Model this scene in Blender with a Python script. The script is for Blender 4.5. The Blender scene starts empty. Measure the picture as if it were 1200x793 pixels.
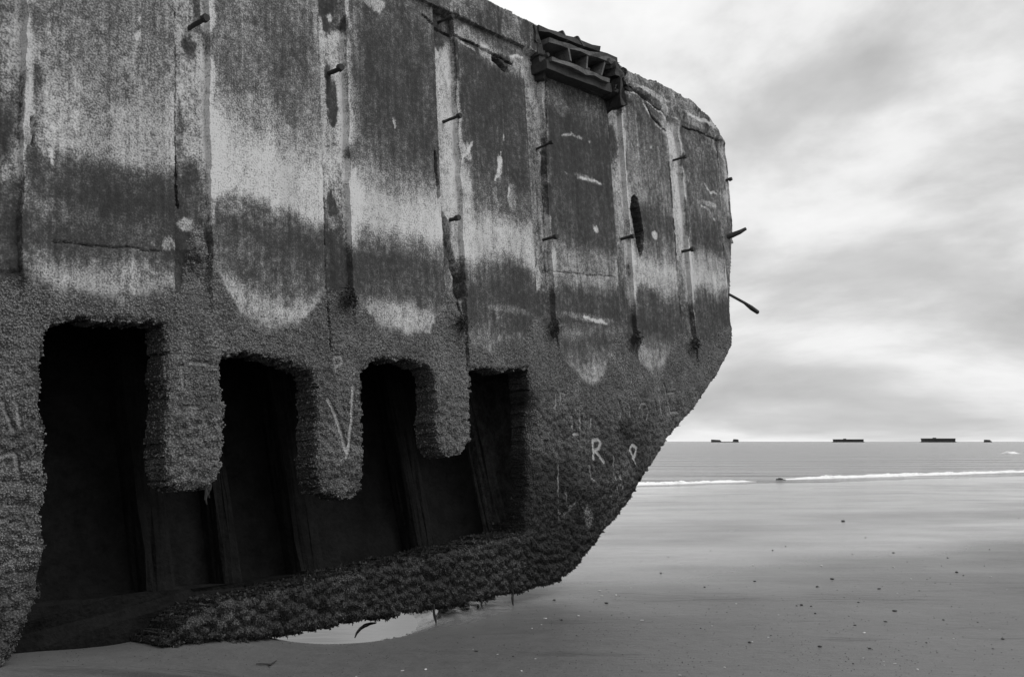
import bpy, math, random
import numpy as np

# ------------------------------------------------------------------ camera
S = bpy.context.scene
F = 1167.0                                   # focal length in photo pixels (1200 wide)
PITCH = math.atan((517 - 396.5) / F)
EYE = np.array([0.0, 0.0, 1.3])
cd = bpy.data.cameras.new("camera")
cd.sensor_width = 36.0
cd.lens = 36.0 * F / 1200.0
cd.clip_start = 0.05
cd.clip_end = 60000
cam = bpy.data.objects.new("camera", cd)
S.collection.objects.link(cam)
cam.location = EYE
cam.rotation_euler = (math.pi / 2 + PITCH, 0, 0)
S.camera = cam

# ------------------------------------------------------------------ sky
SUN_EL, SUN_AZ = math.radians(52), math.radians(105)   # azimuth clockwise from +Y (view direction)
W_ = bpy.data.worlds.new("World")
S.world = W_
W_.use_nodes = True
nt = W_.node_tree
nt.nodes.clear()


def mknode(tree, typ, **kw):
    n = tree.nodes.new(typ)
    for k, v in kw.items():
        setattr(n, k, v)
    return n


def wire(tree, a, b):
    tree.links.new(a, b)


def mth(tree, op, a, b=None, c=None, clamp=False):
    n = tree.nodes.new('ShaderNodeMath')
    n.operation = op
    n.use_clamp = clamp
    for i, v in enumerate((a, b, c)):
        if v is None:
            continue
        if isinstance(v, (int, float)):
            n.inputs[i].default_value = v
        else:
            tree.links.new(v, n.inputs[i])
    return n.outputs[0]


def maprange(tree, v, a, b, c, d, smooth=False):
    n = tree.nodes.new('ShaderNodeMapRange')
    if smooth:
        n.interpolation_type = 'SMOOTHSTEP'
    tree.links.new(v, n.inputs[0])
    for i, q in enumerate((a, b, c, d)):
        n.inputs[i + 1].default_value = q
    return n.outputs[0]


def noise(tree, vec, scale, detail=2.0, rough=0.5, dist=0.0):
    n = tree.nodes.new('ShaderNodeTexNoise')
    n.inputs['Scale'].default_value = scale
    n.inputs['Detail'].default_value = detail
    n.inputs['Roughness'].default_value = rough
    n.inputs['Distortion'].default_value = dist
    if vec is not None:
        tree.links.new(vec, n.inputs['Vector'])
    return n.outputs[0]


def mapping(tree, vec, loc=(0, 0, 0), rot=(0, 0, 0), scale=(1, 1, 1)):
    n = tree.nodes.new('ShaderNodeMapping')
    n.inputs['Location'].default_value = loc
    n.inputs['Rotation'].default_value = rot
    n.inputs['Scale'].default_value = scale
    tree.links.new(vec, n.inputs['Vector'])
    return n.outputs[0]


def ramp(tree, v, stops):
    n = tree.nodes.new('ShaderNodeValToRGB')
    e = n.color_ramp.elements
    while len(e) > 1:
        e.remove(e[-1])
    e[0].position = stops[0][0]
    e[0].color = (stops[0][1],) * 3 + (1,)
    for p, c in stops[1:]:
        q = e.new(p)
        q.color = (c, c, c, 1)
    tree.links.new(v, n.inputs[0])
    return n.outputs[0]


sky = mknode(nt, 'ShaderNodeTexSky', sky_type='NISHITA', sun_disc=False)
sky.sun_elevation = SUN_EL
sky.sun_rotation = SUN_AZ
bw = mknode(nt, 'ShaderNodeRGBToBW')
wire(nt, sky.outputs[0], bw.inputs[0])
tc = mknode(nt, 'ShaderNodeTexCoord')
sep = mknode(nt, 'ShaderNodeSeparateXYZ')
wire(nt, tc.outputs['Generated'], sep.inputs[0])
def sky_vec(dz, loc):
    zs = mth(nt, 'ADD', mth(nt, 'POWER', mth(nt, 'MAXIMUM', sep.outputs[2], 0.0), 0.68), dz)
    cb = mknode(nt, 'ShaderNodeCombineXYZ')
    wire(nt, sep.outputs[0], cb.inputs[0])
    wire(nt, sep.outputs[1], cb.inputs[1])
    wire(nt, mth(nt, 'MULTIPLY', zs, 1.9), cb.inputs[2])
    return mapping(nt, cb.outputs[0], loc=loc)


CLOC = (1.3, 0.35, 0.0)
c1 = noise(nt, sky_vec(0.0, CLOC), 2.5, 8, 0.53, 0.25)
c1u = noise(nt, sky_vec(0.06, CLOC), 2.5, 8, 0.53, 0.25)      # the same deck a little higher up: lit tops, shaded bases
c2 = noise(nt, sky_vec(0.0, (4.1, 2.2, 3.0)), 1.3, 3, 0.5)
cl = mth(nt, 'ADD', mth(nt, 'MULTIPLY', mth(nt, 'SUBTRACT', c1, c1u), 1.3), mth(nt, 'MULTIPLY', c1, 0.55))
cl = mth(nt, 'ADD', cl, mth(nt, 'MULTIPLY', c2, 0.45))
clouds = ramp(nt, cl, [(0.20, 0.41), (0.40, 0.53), (0.50, 0.63), (0.60, 0.74), (0.82, 0.88)])
# cloud deck over the clear-sky gradient, both monochrome; the deck hides most of the blue
clv = mth(nt, 'MULTIPLY', clouds, 8.0)
mixs = mth(nt, 'ADD', mth(nt, 'MULTIPLY', clv, 0.93), mth(nt, 'MULTIPLY', bw.outputs[0], 0.07))
bg = mknode(nt, 'ShaderNodeBackground')
wire(nt, mixs, bg.inputs[0])
bg.inputs[1].default_value = 0.14
out = mknode(nt, 'ShaderNodeOutputWorld')
wire(nt, bg.outputs[0], out.inputs[0])

sl = bpy.data.lights.new("sun", 'SUN')
sl.energy = 1.5
sl.angle = math.radians(35)
sun = bpy.data.objects.new("sun", sl)
S.collection.objects.link(sun)
sun.rotation_euler = (math.pi / 2 - SUN_EL, 0, -SUN_AZ + math.pi)

vs = S.view_settings
vs.view_transform = 'Standard'
vs.look = 'None'
vs.exposure = 0.1
vs.gamma = 1.0
vs.use_curve_mapping = False
S.cycles.max_bounces = 6
S.cycles.diffuse_bounces = 3

# ------------------------------------------------------------------ frames of reference
random.seed(7)
RNG = np.random.default_rng(11)


def ray(u, v):
    x = (u - 600) / F
    y = (396.5 - v) / F
    return np.array([x, math.cos(PITCH) - y * math.sin(PITCH), math.sin(PITCH) + y * math.cos(PITCH)])


def ground(u, v, z=0.0):
    r = ray(u, v)
    return EYE + r * ((z - EYE[2]) / r[2])


HULL_AZ = math.radians(48.968)               # hull runs right and away from the camera
TILT = math.radians(-4.0)                    # it lists away from the beach
P0 = ground(207, 751, 0.12)
HX = np.array([math.cos(HULL_AZ), math.sin(HULL_AZ), 0])
Yh = np.array([-math.sin(HULL_AZ), math.cos(HULL_AZ), 0])
HZ = -math.sin(TILT) * Yh + np.array([0, 0, math.cos(TILT)])
HY = math.cos(TILT) * Yh + np.array([0, 0, math.sin(TILT)])


def wl(u, v, depth=0.0):
    """photo reading -> (s, z) metres on the hull side"""
    r = ray(u, v)
    t = np.dot(P0 + HY * depth - EYE, HY) / np.dot(r, HY)
    q = EYE + r * t - P0
    return float(q @ HX), float(q @ HZ)


def hull_to_world(s, y, z):
    return P0 + HX * s + HY * y + HZ * z


# ------------------------------------------------------------------ numpy noise
TAB = RNG.random((256, 256))
TAB2 = RNG.random((256, 256))


def vn(x, y, seed=0):
    x = np.asarray(x, float) + seed * 17.13
    y = np.asarray(y, float) + seed * 9.71
    xi = np.floor(x).astype(int)
    yi = np.floor(y).astype(int)
    fx = x - xi
    fy = y - yi
    fx = fx * fx * (3 - 2 * fx)
    fy = fy * fy * (3 - 2 * fy)
    a = TAB[xi & 255, yi & 255]
    b = TAB[(xi + 1) & 255, yi & 255]
    c = TAB[xi & 255, (yi + 1) & 255]
    d = TAB[(xi + 1) & 255, (yi + 1) & 255]
    return (a * (1 - fx) + b * fx) * (1 - fy) + (c * (1 - fx) + d * fx) * fy


def fbm(x, y, seed=0, octs=4):
    r = 0
    a = 0.5
    t = 0
    for i in range(octs):
        r = r + a * vn(x * 2 ** i, y * 2 ** i, seed + i * 3)
        t += a
        a *= 0.5
    return r / t


def cell(x, y, seed=0):
    """distance to the nearest jittered feature point"""
    x = x + seed * 5.3
    y = y + seed * 8.9
    xi = np.floor(x).astype(int)
    yi = np.floor(y).astype(int)
    best = np.full(np.shape(x), 9.0)
    for i in (-1, 0, 1):
        for j in (-1, 0, 1):
            px = xi + i + TAB[(xi + i) & 255, (yi + j) & 255]
            py = yi + j + TAB2[(xi + i) & 255, (yi + j) & 255]
            best = np.minimum(best, (px - x) ** 2 + (py - y) ** 2)
    return np.sqrt(best)


def inside(poly, x, y):
    c = np.zeros(np.shape(x), bool)
    n = len(poly)
    for i in range(n):
        x1, y1 = poly[i]
        x2, y2 = poly[(i + 1) % n]
        if y1 == y2:
            continue
        c ^= ((y1 > y) != (y2 > y)) & (x < (x2 - x1) * (y - y1) / (y2 - y1) + x1)
    return c


def pdist(pts, x, y, closed=False):
    best = np.full(np.shape(x), 1e9)
    n = len(pts)
    for i in range(n if closed else n - 1):
        x1, y1 = pts[i]
        x2, y2 = pts[(i + 1) % n]
        dx, dy = x2 - x1, y2 - y1
        L = dx * dx + dy * dy + 1e-12
        t = np.clip(((x - x1) * dx + (y - y1) * dy) / L, 0, 1)
        best = np.minimum(best, (x - x1 - t * dx) ** 2 + (y - y1 - t * dy) ** 2)
    return np.sqrt(best)


def sst(a, b, x):
    t = np.clip((x - a) / (b - a), 0, 1)
    return t * t * (3 - 2 * t)


# ------------------------------------------------------------------ materials
def new_mat(name):
    m = bpy.data.materials.new(name)
    m.use_nodes = True
    t = m.node_tree
    t.nodes.clear()
    o = t.nodes.new('ShaderNodeOutputMaterial')
    p = t.nodes.new('ShaderNodeBsdfPrincipled')
    t.links.new(p.outputs[0], o.inputs[0])
    return m, t, p


def bump(t, p, h, strength, dist):
    b = t.nodes.new('ShaderNodeBump')
    b.inputs['Strength'].default_value = strength
    b.inputs['Distance'].default_value = dist
    t.links.new(h, b.inputs['Height'])
    t.links.new(b.outputs[0], p.inputs['Normal'])


def objco(t):
    return t.nodes.new('ShaderNodeTexCoord').outputs['Object']


def attr(t, name):
    n = t.nodes.new('ShaderNodeAttribute')
    n.attribute_name = name
    return n.outputs['Fac']


def mixv(t, f, a, b):
    """scalar mix"""
    n = t.nodes.new('ShaderNodeMix')
    n.data_type = 'FLOAT'
    for k, v in ((0, f), (2, a), (3, b)):
        if isinstance(v, (int, float)):
            n.inputs[k].default_value = v
        else:
            t.links.new(v, n.inputs[k])
    return n.outputs[0]


def grey(t, p, v):
    t.links.new(v, p.inputs['Base Color'])


def concrete_mat():
    m, t, p = new_mat("weathered_concrete")
    co = objco(t)
    fine = noise(t, co, 85, 2, 0.6)
    mid = noise(t, co, 22, 4, 0.6)
    big = noise(t, co, 3.2, 4, 0.6)
    streak = noise(t, mapping(t, co, scale=(30, 1, 0.8)), 1.0, 5, 0.7)
    patch = noise(t, mapping(t, co, scale=(1, 1, 0.55)), 9, 6, 0.7, 0.3)
    L = attr(t, 'light')
    B = attr(t, 'barn')
    Wd = attr(t, 'weed_shade')
    X = attr(t, 'scratch')
    ga = mth(t, 'ADD', 0.45, mth(t, 'MULTIPLY', L, 1.2))
    v = mth(t, 'ADD', L, mth(t, 'MULTIPLY', mth(t, 'SUBTRACT', fine, 0.5), ga))
    v = mth(t, 'ADD', v, mth(t, 'MULTIPLY', mth(t, 'SUBTRACT', mid, 0.5), 0.75))
    v = mth(t, 'ADD', v, mth(t, 'MULTIPLY', mth(t, 'SUBTRACT', big, 0.5), 0.30))
    v = mth(t, 'ADD', v, mth(t, 'MULTIPLY', mth(t, 'SUBTRACT', streak, 0.5), 0.5))
    v = mth(t, 'ADD', v, mth(t, 'MULTIPLY', mth(t, 'SUBTRACT', patch, 0.5), 0.7))
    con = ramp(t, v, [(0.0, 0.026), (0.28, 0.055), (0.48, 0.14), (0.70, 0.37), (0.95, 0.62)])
    # barnacle crust
    vor = t.nodes.new('ShaderNodeTexVoronoi')
    vor.inputs['Scale'].default_value = 76
    t.links.new(co, vor.inputs['Vector'])
    vd = vor.outputs['Distance']
    bv = mth(t, 'ADD', mth(t, 'MULTIPLY', mth(t, 'SUBTRACT', 0.62, vd), 0.62),
             mth(t, 'MULTIPLY', mth(t, 'SUBTRACT', fine, 0.5), 1.1))
    bv = mth(t, 'ADD', bv, mth(t, 'MULTIPLY', mth(t, 'SUBTRACT', big, 0.5), 0.6))
    bv = mth(t, 'ADD', bv, mth(t, 'MULTIPLY', mth(t, 'SUBTRACT', patch, 0.5), 0.6))
    bcol = ramp(t, bv, [(0.0, 0.07), (0.25, 0.20), (0.5, 0.36), (0.8, 0.52)])
    bm = mth(t, 'ADD', B, mth(t, 'MULTIPLY', mth(t, 'SUBTRACT', mid, 0.5), 0.9))
    bm = mth(t, 'ADD', bm, mth(t, 'MULTIPLY', mth(t, 'SUBTRACT', fine, 0.5), 0.7))
    bf = maprange(t, bm, 0.42, 0.58, 0, 1, True)
    col = mixv(t, bf, con, bcol)
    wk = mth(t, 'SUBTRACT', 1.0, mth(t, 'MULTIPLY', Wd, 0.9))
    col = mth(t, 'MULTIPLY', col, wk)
    xs = maprange(t, mth(t, 'ADD', X, mth(t, 'MULTIPLY', mth(t, 'SUBTRACT', fine, 0.5), 0.45)), 0.38, 0.6, 0, 1, True)
    xs = mth(t, 'MULTIPLY', xs, maprange(t, X, 0.5, 0.95, 0.3, 1.0))
    col = mixv(t, xs, col, 0.44)
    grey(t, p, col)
    t.links.new(mixv(t, Wd, 0.9, 0.62), p.inputs['Roughness'])
    p.inputs['Specular IOR Level'].default_value = 0.3
    h = mth(t, 'ADD', mth(t, 'MULTIPLY', fine, 0.45), mth(t, 'MULTIPLY', mid, 0.3))
    hb = mth(t, 'ADD', mth(t, 'MULTIPLY', vd, -1.6), mth(t, 'MULTIPLY', fine, 1.2))
    bump(t, p, mixv(t, bf, h, hb), 0.75, 0.010)
    return m


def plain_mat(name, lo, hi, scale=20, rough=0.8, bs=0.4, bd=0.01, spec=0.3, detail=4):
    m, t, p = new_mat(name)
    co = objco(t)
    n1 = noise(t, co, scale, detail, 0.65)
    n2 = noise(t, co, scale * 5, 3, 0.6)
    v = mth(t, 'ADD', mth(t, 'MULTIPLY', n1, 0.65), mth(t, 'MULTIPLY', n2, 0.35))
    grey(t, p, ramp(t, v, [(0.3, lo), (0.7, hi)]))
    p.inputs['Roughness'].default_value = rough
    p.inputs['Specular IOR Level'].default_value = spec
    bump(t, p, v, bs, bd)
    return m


M_CON = concrete_mat()
M_IN = plain_mat("shaded_algae_concrete", 0.005, 0.017, 7, 0.85, 0.8, 0.04, 0.05)  # algae tone pushed near black: the unlit interior's shade is in the colour
M_RIB = plain_mat("encrusted_rib", 0.012, 0.10, 12, 0.85, 1.0, 0.05, 0.1)
M_SHELL = plain_mat("far_side_concrete", 0.06, 0.18, 3, 0.85)
M_RUST = plain_mat("rusted_steel", 0.018, 0.06, 18, 0.8, 0.7, 0.012, 0.25)
M_RUSTL = plain_mat("flaking_steel", 0.04, 0.16, 14, 0.85, 0.7, 0.012, 0.2)
M_MUS = plain_mat("mussel_shell", 0.009, 0.042, 25, 0.5, 0.2, 0.004, 0.4)
M_BAR = plain_mat("barnacle_shell", 0.07, 0.34, 30, 0.85, 0.3, 0.004, 0.2)
M_WEED = plain_mat("wet_seaweed", 0.010, 0.03, 30, 0.55, 0.3, 0.004, 0.35)
M_DPEB = plain_mat("dark_pebble", 0.02, 0.06, 40, 0.6)
M_WPEB = plain_mat("white_shell", 0.5, 0.75, 40, 0.5)
M_CAIS = plain_mat("distant_concrete", 0.035, 0.075, 0.15, 0.9, 0.0, 0.01)
M_TWIG = plain_mat("driftwood", 0.02, 0.05, 40, 0.8)


def sand_mat():
    m, t, p = new_mat("wet_sand")
    co = objco(t)
    sp = t.nodes.new('ShaderNodeSeparateXYZ')
    t.links.new(co, sp.inputs[0])
    wet = attr(t, 'wet')
    # long streaks parallel to the water's edge
    st = noise(t, mapping(t, co, rot=(0, 0, -0.62), scale=(0.16, 1.0, 1)), 0.7, 4, 0.5, 0.8)
    n0 = noise(t, co, 0.45, 4, 0.55)
    fine = noise(t, co, 75, 3, 0.75)
    mid = noise(t, co, 9, 5, 0.65)
    w = mth(t, 'ADD', wet, mth(t, 'MULTIPLY', mth(t, 'SUBTRACT', st, 0.5), 0.42))
    w = mth(t, 'ADD', w, mth(t, 'MULTIPLY', mth(t, 'SUBTRACT', n0, 0.5), 0.5))
    wf = maprange(t, w, 0.12, 0.95, 0, 1, True)
    c = mth(t, "ADD", 0.112, mth(t, 'MULTIPLY', mth(t, 'SUBTRACT', fine, 0.5), 0.13))
    c = mth(t, 'ADD', c, mth(t, 'MULTIPLY', mth(t, 'SUBTRACT', mid, 0.5), 0.06))
    c = mth(t, 'ADD', c, mth(t, 'MULTIPLY', mth(t, 'SUBTRACT', n0, 0.5), 0.06))
    dr = noise(t, mapping(t, co, rot=(0, 0, -0.42), scale=(0.22, 1, 1)), 1.6, 5, 0.65, 0.6)
    drf = maprange(t, dr, 0.54, 0.68, 0, 1, True)          # drifts of darker, heavier grains
    c = mth(t, 'MULTIPLY', c, mth(t, 'SUBTRACT', 1.0, mth(t, 'MULTIPLY', drf, 0.38)))
    c = mixv(t, wf, c, 0.16)
    grey(t, p, c)
    t.links.new(mixv(t, wf, 0.46, 0.10), p.inputs['Roughness'])
    p.inputs['IOR'].default_value = 1.36
    t.links.new(mixv(t, wf, 0.45, 0.5), p.inputs['Specular IOR Level'])
    rip = noise(t, mapping(t, co, rot=(0, 0, -0.35), scale=(0.35, 1, 1)), 7.0, 4, 0.6, 0.8)
    h = mth(t, 'ADD', mth(t, 'MULTIPLY', fine, 0.35), mth(t, 'MULTIPLY', mid, 0.7))
    h = mth(t, 'ADD', h, mth(t, 'MULTIPLY', rip, mth(t, 'ADD', 0.6, mth(t, 'MULTIPLY', drf, 1.3))))
    b = t.nodes.new('ShaderNodeBump')
    b.inputs['Distance'].default_value = 0.014
    t.links.new(mixv(t, wf, 0.8, 0.06), b.inputs['Strength'])
    t.links.new(h, b.inputs['Height'])
    t.links.new(b.outputs[0], p.inputs['Normal'])
    return m


def sea_mat():
    m, t, p = new_mat("sea_water")
    co = objco(t)
    a = noise(t, mapping(t, co, rot=(0, 0, -0.45), scale=(0.3, 1, 1)), 1.1, 5, 0.6, 0.3)
    b_ = noise(t, mapping(t, co, rot=(0, 0, -0.45), scale=(0.22, 1, 1)), 0.16, 4, 0.55)
    big = noise(t, mapping(t, co, rot=(0, 0, -0.3), scale=(0.12, 1, 1)), 0.02, 3, 0.5)
    c = mth(t, 'ADD', 0.13, mth(t, 'MULTIPLY', mth(t, 'SUBTRACT', b_, 0.5), 0.12))
    c = mth(t, 'ADD', c, mth(t, 'MULTIPLY', mth(t, 'SUBTRACT', big, 0.5), 0.10))
    grey(t, p, c)
    p.inputs['Roughness'].default_value = 0.12
    p.inputs['IOR'].default_value = 1.333
    h = mth(t, 'ADD', mth(t, 'MULTIPLY', a, 0.25), mth(t, 'MULTIPLY', b_, 1.0))
    bump(t, p, h, 1.0, 2.2)
    return m


def pool_mat():
    m, t, p = new_mat("pool_water")
    co = objco(t)
    a = noise(t, mapping(t, co, rot=(0, 0, 0.1), scale=(0.5, 2.2, 1)), 4, 3, 0.5)
    p.inputs['Base Color'].default_value = (0.03, 0.03, 0.03, 1)
    p.inputs['Roughness'].default_value = 0.03
    p.inputs['IOR'].default_value = 1.333
    bump(t, p, a, 0.12, 0.02)
    return m


def foam_mat():
    m, t, p = new_mat("sea_foam")
    co = objco(t)
    n1 = noise(t, co, 3.0, 5, 0.65)
    grey(t, p, ramp(t, n1, [(0.28, 0.5), (0.5, 0.85)]))
    p.inputs['Roughness'].default_value = 0.8
    bump(t, p, n1, 0.6, 0.1)
    return m


M_SAND, M_SEA, M_POOL, M_FOAM = sand_mat(), sea_mat(), pool_mat(), foam_mat()


# ------------------------------------------------------------------ object helpers
def mesh_np(name, verts, faces, mat, attrs=None, smooth=True, sharp=None):
    """verts (n,3), faces (m,3|4) arrays, or list of such arrays"""
    if isinstance(faces, np.ndarray):
        faces = [faces]
    faces = [f for f in faces if len(f)]
    me = bpy.data.meshes.new(name)
    nl = sum(f.size for f in faces)
    nf = sum(len(f) for f in faces)
    me.vertices.add(len(verts))
    me.vertices.foreach_set('co', np.ascontiguousarray(verts, dtype=np.float32).ravel())
    me.loops.add(nl)
    me.loops.foreach_set('vertex_index', np.concatenate([f.ravel() for f in faces]).astype(np.int32))
    me.polygons.add(nf)
    tot = np.concatenate([np.full(len(f), f.shape[1]) for f in faces])
    me.polygons.foreach_set('loop_start', np.concatenate([[0], np.cumsum(tot)[:-1]]).astype(np.int32))
    me.update(calc_edges=True)
    me.polygons.foreach_set('use_smooth', np.full(nf, smooth))
    for k, v in (attrs or {}).items():
        a = me.attributes.new(k, 'FLOAT', 'POINT')
        a.data.foreach_set('value', np.asarray(v, dtype=np.float32))
    if sharp is not None:
        me.set_sharp_from_angle(angle=math.radians(sharp))
    me.materials.append(mat)
    me.validate()
    return me


def add(name, me, parent=None, label=None, cat=None, group=None, kind=None, loc=None):
    o = bpy.data.objects.new(name, me)
    S.collection.objects.link(o)
    if parent is not None:
        o.parent = parent
    if loc is not None:
        o.location = loc
    for k, v in (('label', label), ('category', cat), ('group', group), ('kind', kind)):
        if v:
            o[k] = v
    return o


class MB:
    def __init__(self):
        self.v = []
        self.f = []

    def hexa(self, p):
        b = len(self.v)
        self.v += [tuple(map(float, q)) for q in p]
        self.f += [tuple(b + i for i in f) for f in
                   ((0, 3, 2, 1), (4, 5, 6, 7), (0, 1, 5, 4), (1, 2, 6, 5), (2, 3, 7, 6), (3, 0, 4, 7))]

    def box(self, a, b):
        (x0, y0, z0), (x1, y1, z1) = a, b
        self.hexa([(x0, y0, z0), (x1, y0, z0), (x1, y1, z0), (x0, y1, z0),
                   (x0, y0, z1), (x1, y0, z1), (x1, y1, z1), (x0, y1, z1)])

    def tube(self, pts, rads, n=8):
        b = len(self.v)
        pts = [np.array(p, float) for p in pts]
        for i, p in enumerate(pts):
            d = pts[min(i + 1, len(pts) - 1)] - pts[max(i - 1, 0)]
            d /= np.linalg.norm(d)
            a = np.cross(d, [0.31, 0.2, 0.93])
            a /= np.linalg.norm(a)
            c = np.cross(d, a)
            for k in range(n):
                an = 2 * math.pi * k / n
                r = rads[i] * random.uniform(0.86, 1.14)
                self.v.append(tuple(p + r * (math.cos(an) * a + math.sin(an) * c)))
        for i in range(len(pts) - 1):
            for k in range(n):
                self.f.append((b + i * n + k, b + i * n + (k + 1) % n, b + (i + 1) * n + (k + 1) % n, b + (i + 1) * n + k))
        self.f.append(tuple(b + k for k in range(n))[::-1])
        e = b + (len(pts) - 1) * n
        self.f.append(tuple(e + k for k in range(n)))

    def build(self, name, mat, parent=None, rough=0.0, sub=0, smooth=False, **kw):
        me = bpy.data.meshes.new(name)
        me.from_pydata(self.v, [], self.f)
        me.update()
        if sub or rough:
            import bmesh
            bm = bmesh.new()
            bm.from_mesh(me)
            if sub:
                bmesh.ops.subdivide_edges(bm, edges=bm.edges[:], cuts=sub, use_grid_fill=True)
            for q in bm.verts:
                q.co.x += random.uniform(-rough, rough)
                q.co.y += random.uniform(-rough, rough)
                q.co.z += random.uniform(-rough, rough)
            bm.to_mesh(me)
            bm.free()
        if smooth:
            me.polygons.foreach_set('use_smooth', [True] * len(me.polygons))
        me.materials.append(mat)
        return add(name, me, parent, **kw)


# ------------------------------------------------------------------ beach
SEA_Z = -0.35
A_ = ground(755, 568, SEA_Z)
B_ = ground(1200, 555, SEA_Z)
sh = (B_ - A_)[:2]
sh /= np.linalg.norm(sh)
shn = np.array([-sh[1], sh[0]])              # points out to sea


def shore_q(x, y):                           # metres inland of the breaker line (negative = out to sea)
    return -((x - A_[0]) * shn[0] + (y - A_[1]) * shn[1])


PC = np.array([-1.54, 7.92])                 # scour pool under the hull
HD = HX[:2]
HN = Yh[:2]


def sand_z(x, y):
    q = shore_q(x, y)
    z = -0.47 + 0.47 * sst(-12, 30, q) + 0.10 * sst(28, 60, q)
    z = z - 0.12 * sst(0, -40, q) - 1.5 * sst(-30, -80, q)
    # low bars and runnels along the shore
    along = x * sh[0] + y * sh[1]
    z = z + 0.005 * np.sin(q * 0.9 + 1.6 * fbm(along * 0.05, q * 0.12, 3)) * sst(2, 8, q) * sst(40, 22, q)
    z = z + 0.03 * (fbm(x * 0.35, y * 0.35, 5) - 0.5)
    z = z + 0.008 * (fbm(x * 2.2, y * 2.2, 8) - 0.5)
    # sand banked up against the left part of the hull
    dx, dy = x - P0[0], y - P0[1]
    s = dx * HD[0] + dy * HD[1]
    n = dx * HN[0] + dy * HN[1]
    z = z + 0.16 * sst(0.55, -1.2, s) * np.exp(-((n - 0.35) / 1.5) ** 2)
    z = z + 0.05 * np.exp(-((s + 0.1) / 0.8) ** 2 - ((n + 0.1) / 0.6) ** 2)
    hm = ground(232, 745, 0.03)
    z = z + 0.13 * np.exp(-((x - hm[0]) / 0.42) ** 2 - ((y - hm[1]) / 0.5) ** 2)
    # scour pool
    px, py = x - PC[0], y - PC[1]
    a = px * 0.93 + py * 0.25
    b = -px * 0.25 + py * 0.97
    r = np.sqrt((a / 0.84) ** 2 + (b / 1.12) ** 2) + 0.10 * (fbm(x * 1.6, y * 1.6, 12) - 0.5)
    z = z - 0.26 * sst(1.22, 0.35, r)
    # ripple rings on the far right rim of the pool
    rg = sst(0.9, 1.0, r) * sst(1.75, 1.1, r) * sst(0.1, 0.5, a) * sst(-0.7, -0.3, b) * sst(0.9, 0.4, b)
    z = z + 0.009 * np.sin(r * 46 + 3 * fbm(x * 3, y * 3, 17)) * rg
    return z


def axis(segs):
    out = []
    for a, b, st in segs:
        out.append(np.arange(a, b, st))
    out.append([segs[-1][1]])
    return np.concatenate(out)


gx = axis([(-400, -60, 20), (-60, -12, 2), (-12, -4.5, 0.25), (-4.5, 5, 0.03), (5, 14, 0.06), (14, 40, 0.4), (40, 120, 4), (120, 500, 20)])
gy = axis([(-120, -20, 10), (-20, 2, 1), (2, 4.4, 0.2), (4.4, 9.5, 0.03), (9.5, 16, 0.06), (16, 40, 0.18), (40, 120, 2), (120, 300, 20)])
GX, GY = np.meshgrid(gx, gy)
GZ = sand_z(GX, GY)
nx, ny = len(gx), len(gy)
idx = np.arange(nx * ny).reshape(ny, nx)
fc = np.stack([idx[:-1, :-1], idx[:-1, 1:], idx[1:, 1:], idx[1:, :-1]], -1).reshape(-1, 4)
q = shore_q(GX, GY)
qw = q + 2.2 * (fbm(GX * 0.22, GY * 0.22, 61, 4) - 0.5)
wet = 0.12 + 0.30 * sst(26.0, 22.0, qw) + 0.34 * sst(22.8, 20.8, qw) - 0.10 * sst(20.2, 18.8, qw) * sst(15.5, 17.5, qw) + 0.25 * sst(10, 0, q)
pd = np.sqrt((GX - PC[0]) ** 2 + (GY - PC[1]) ** 2)
wet = wet + 0.30 * sst(2.0, 0.9, pd)
me = mesh_np("beach", np.stack([GX, GY, GZ], -1).reshape(-1, 3), fc, M_SAND, {'wet': wet.ravel()})
add("beach", me, kind="structure", label="dark wet sand beach running down to the sea")

# sea and breakers
ang = math.atan2(sh[1], sh[0])
mb = MB()
c0 = A_[:2] - shn * 14
pts = []
for a, b in ((-9000, 0), (9000, 0), (30000, 40000), (-30000, 40000)):
    pts.append((*(c0 + sh * a + shn * b), SEA_Z))
mb.v = pts
mb.f = [(0, 1, 2, 3)]
sea = mb.build("sea", M_SEA, kind="structure", label="calm grey sea under cloud")


def crest(u0, u1, vf, height, width, seed, tail=True):
    us = np.linspace(u0, u1, int((u1 - u0) / 1.2) + 2)
    prof = np.array([-1.0, -0.55, -0.2, 0.0, 0.25, 0.6, 1.0])
    ph = np.array([-0.12, 0.25, 0.75, 1.0, 0.8, 0.3, -0.12])
    V = []
    for i, u in enumerate(us):
        v = vf(u)
        c = ground(u, v, SEA_Z)
        t = i / (len(us) - 1)
        env = min(1, t * 9, (1 - t) * 9) if tail else min(1, t * 9)
        h = height * env * (0.45 + 0.95 * float(fbm(np.array(u * 0.11), np.array(0.3), seed)))
        w = width * (0.6 + 0.8 * float(fbm(np.array(u * 0.05), np.array(2.3), seed + 1)))
        for a, hh in zip(prof, ph):
            jz = random.uniform(0.8, 1.2)
            o = shn * a * w
            V.append((c[0] + o[0], c[1] + o[1], SEA_Z + hh * h * jz))
    m = len(prof)
    I = np.arange(len(us) * m).reshape(len(us), m)
    f = np.stack([I[:-1, :-1], I[1:, :-1], I[1:, 1:], I[:-1, 1:]], -1).reshape(-1, 4)
    return add("foam_crest", mesh_np("foam_crest", np.array(V), f, M_FOAM), sea)


crest(700, 880, lambda u: 567.5 - (u - 755) * 0.030, 0.09, 0.45, 1)
crest(914, 1330, lambda u: 561.5 - (u - 915) * 0.031, 0.11, 0.55, 4, tail=False)
crest(1179, 1190, lambda u: 531.2, 0.35, 1.2, 9)

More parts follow.
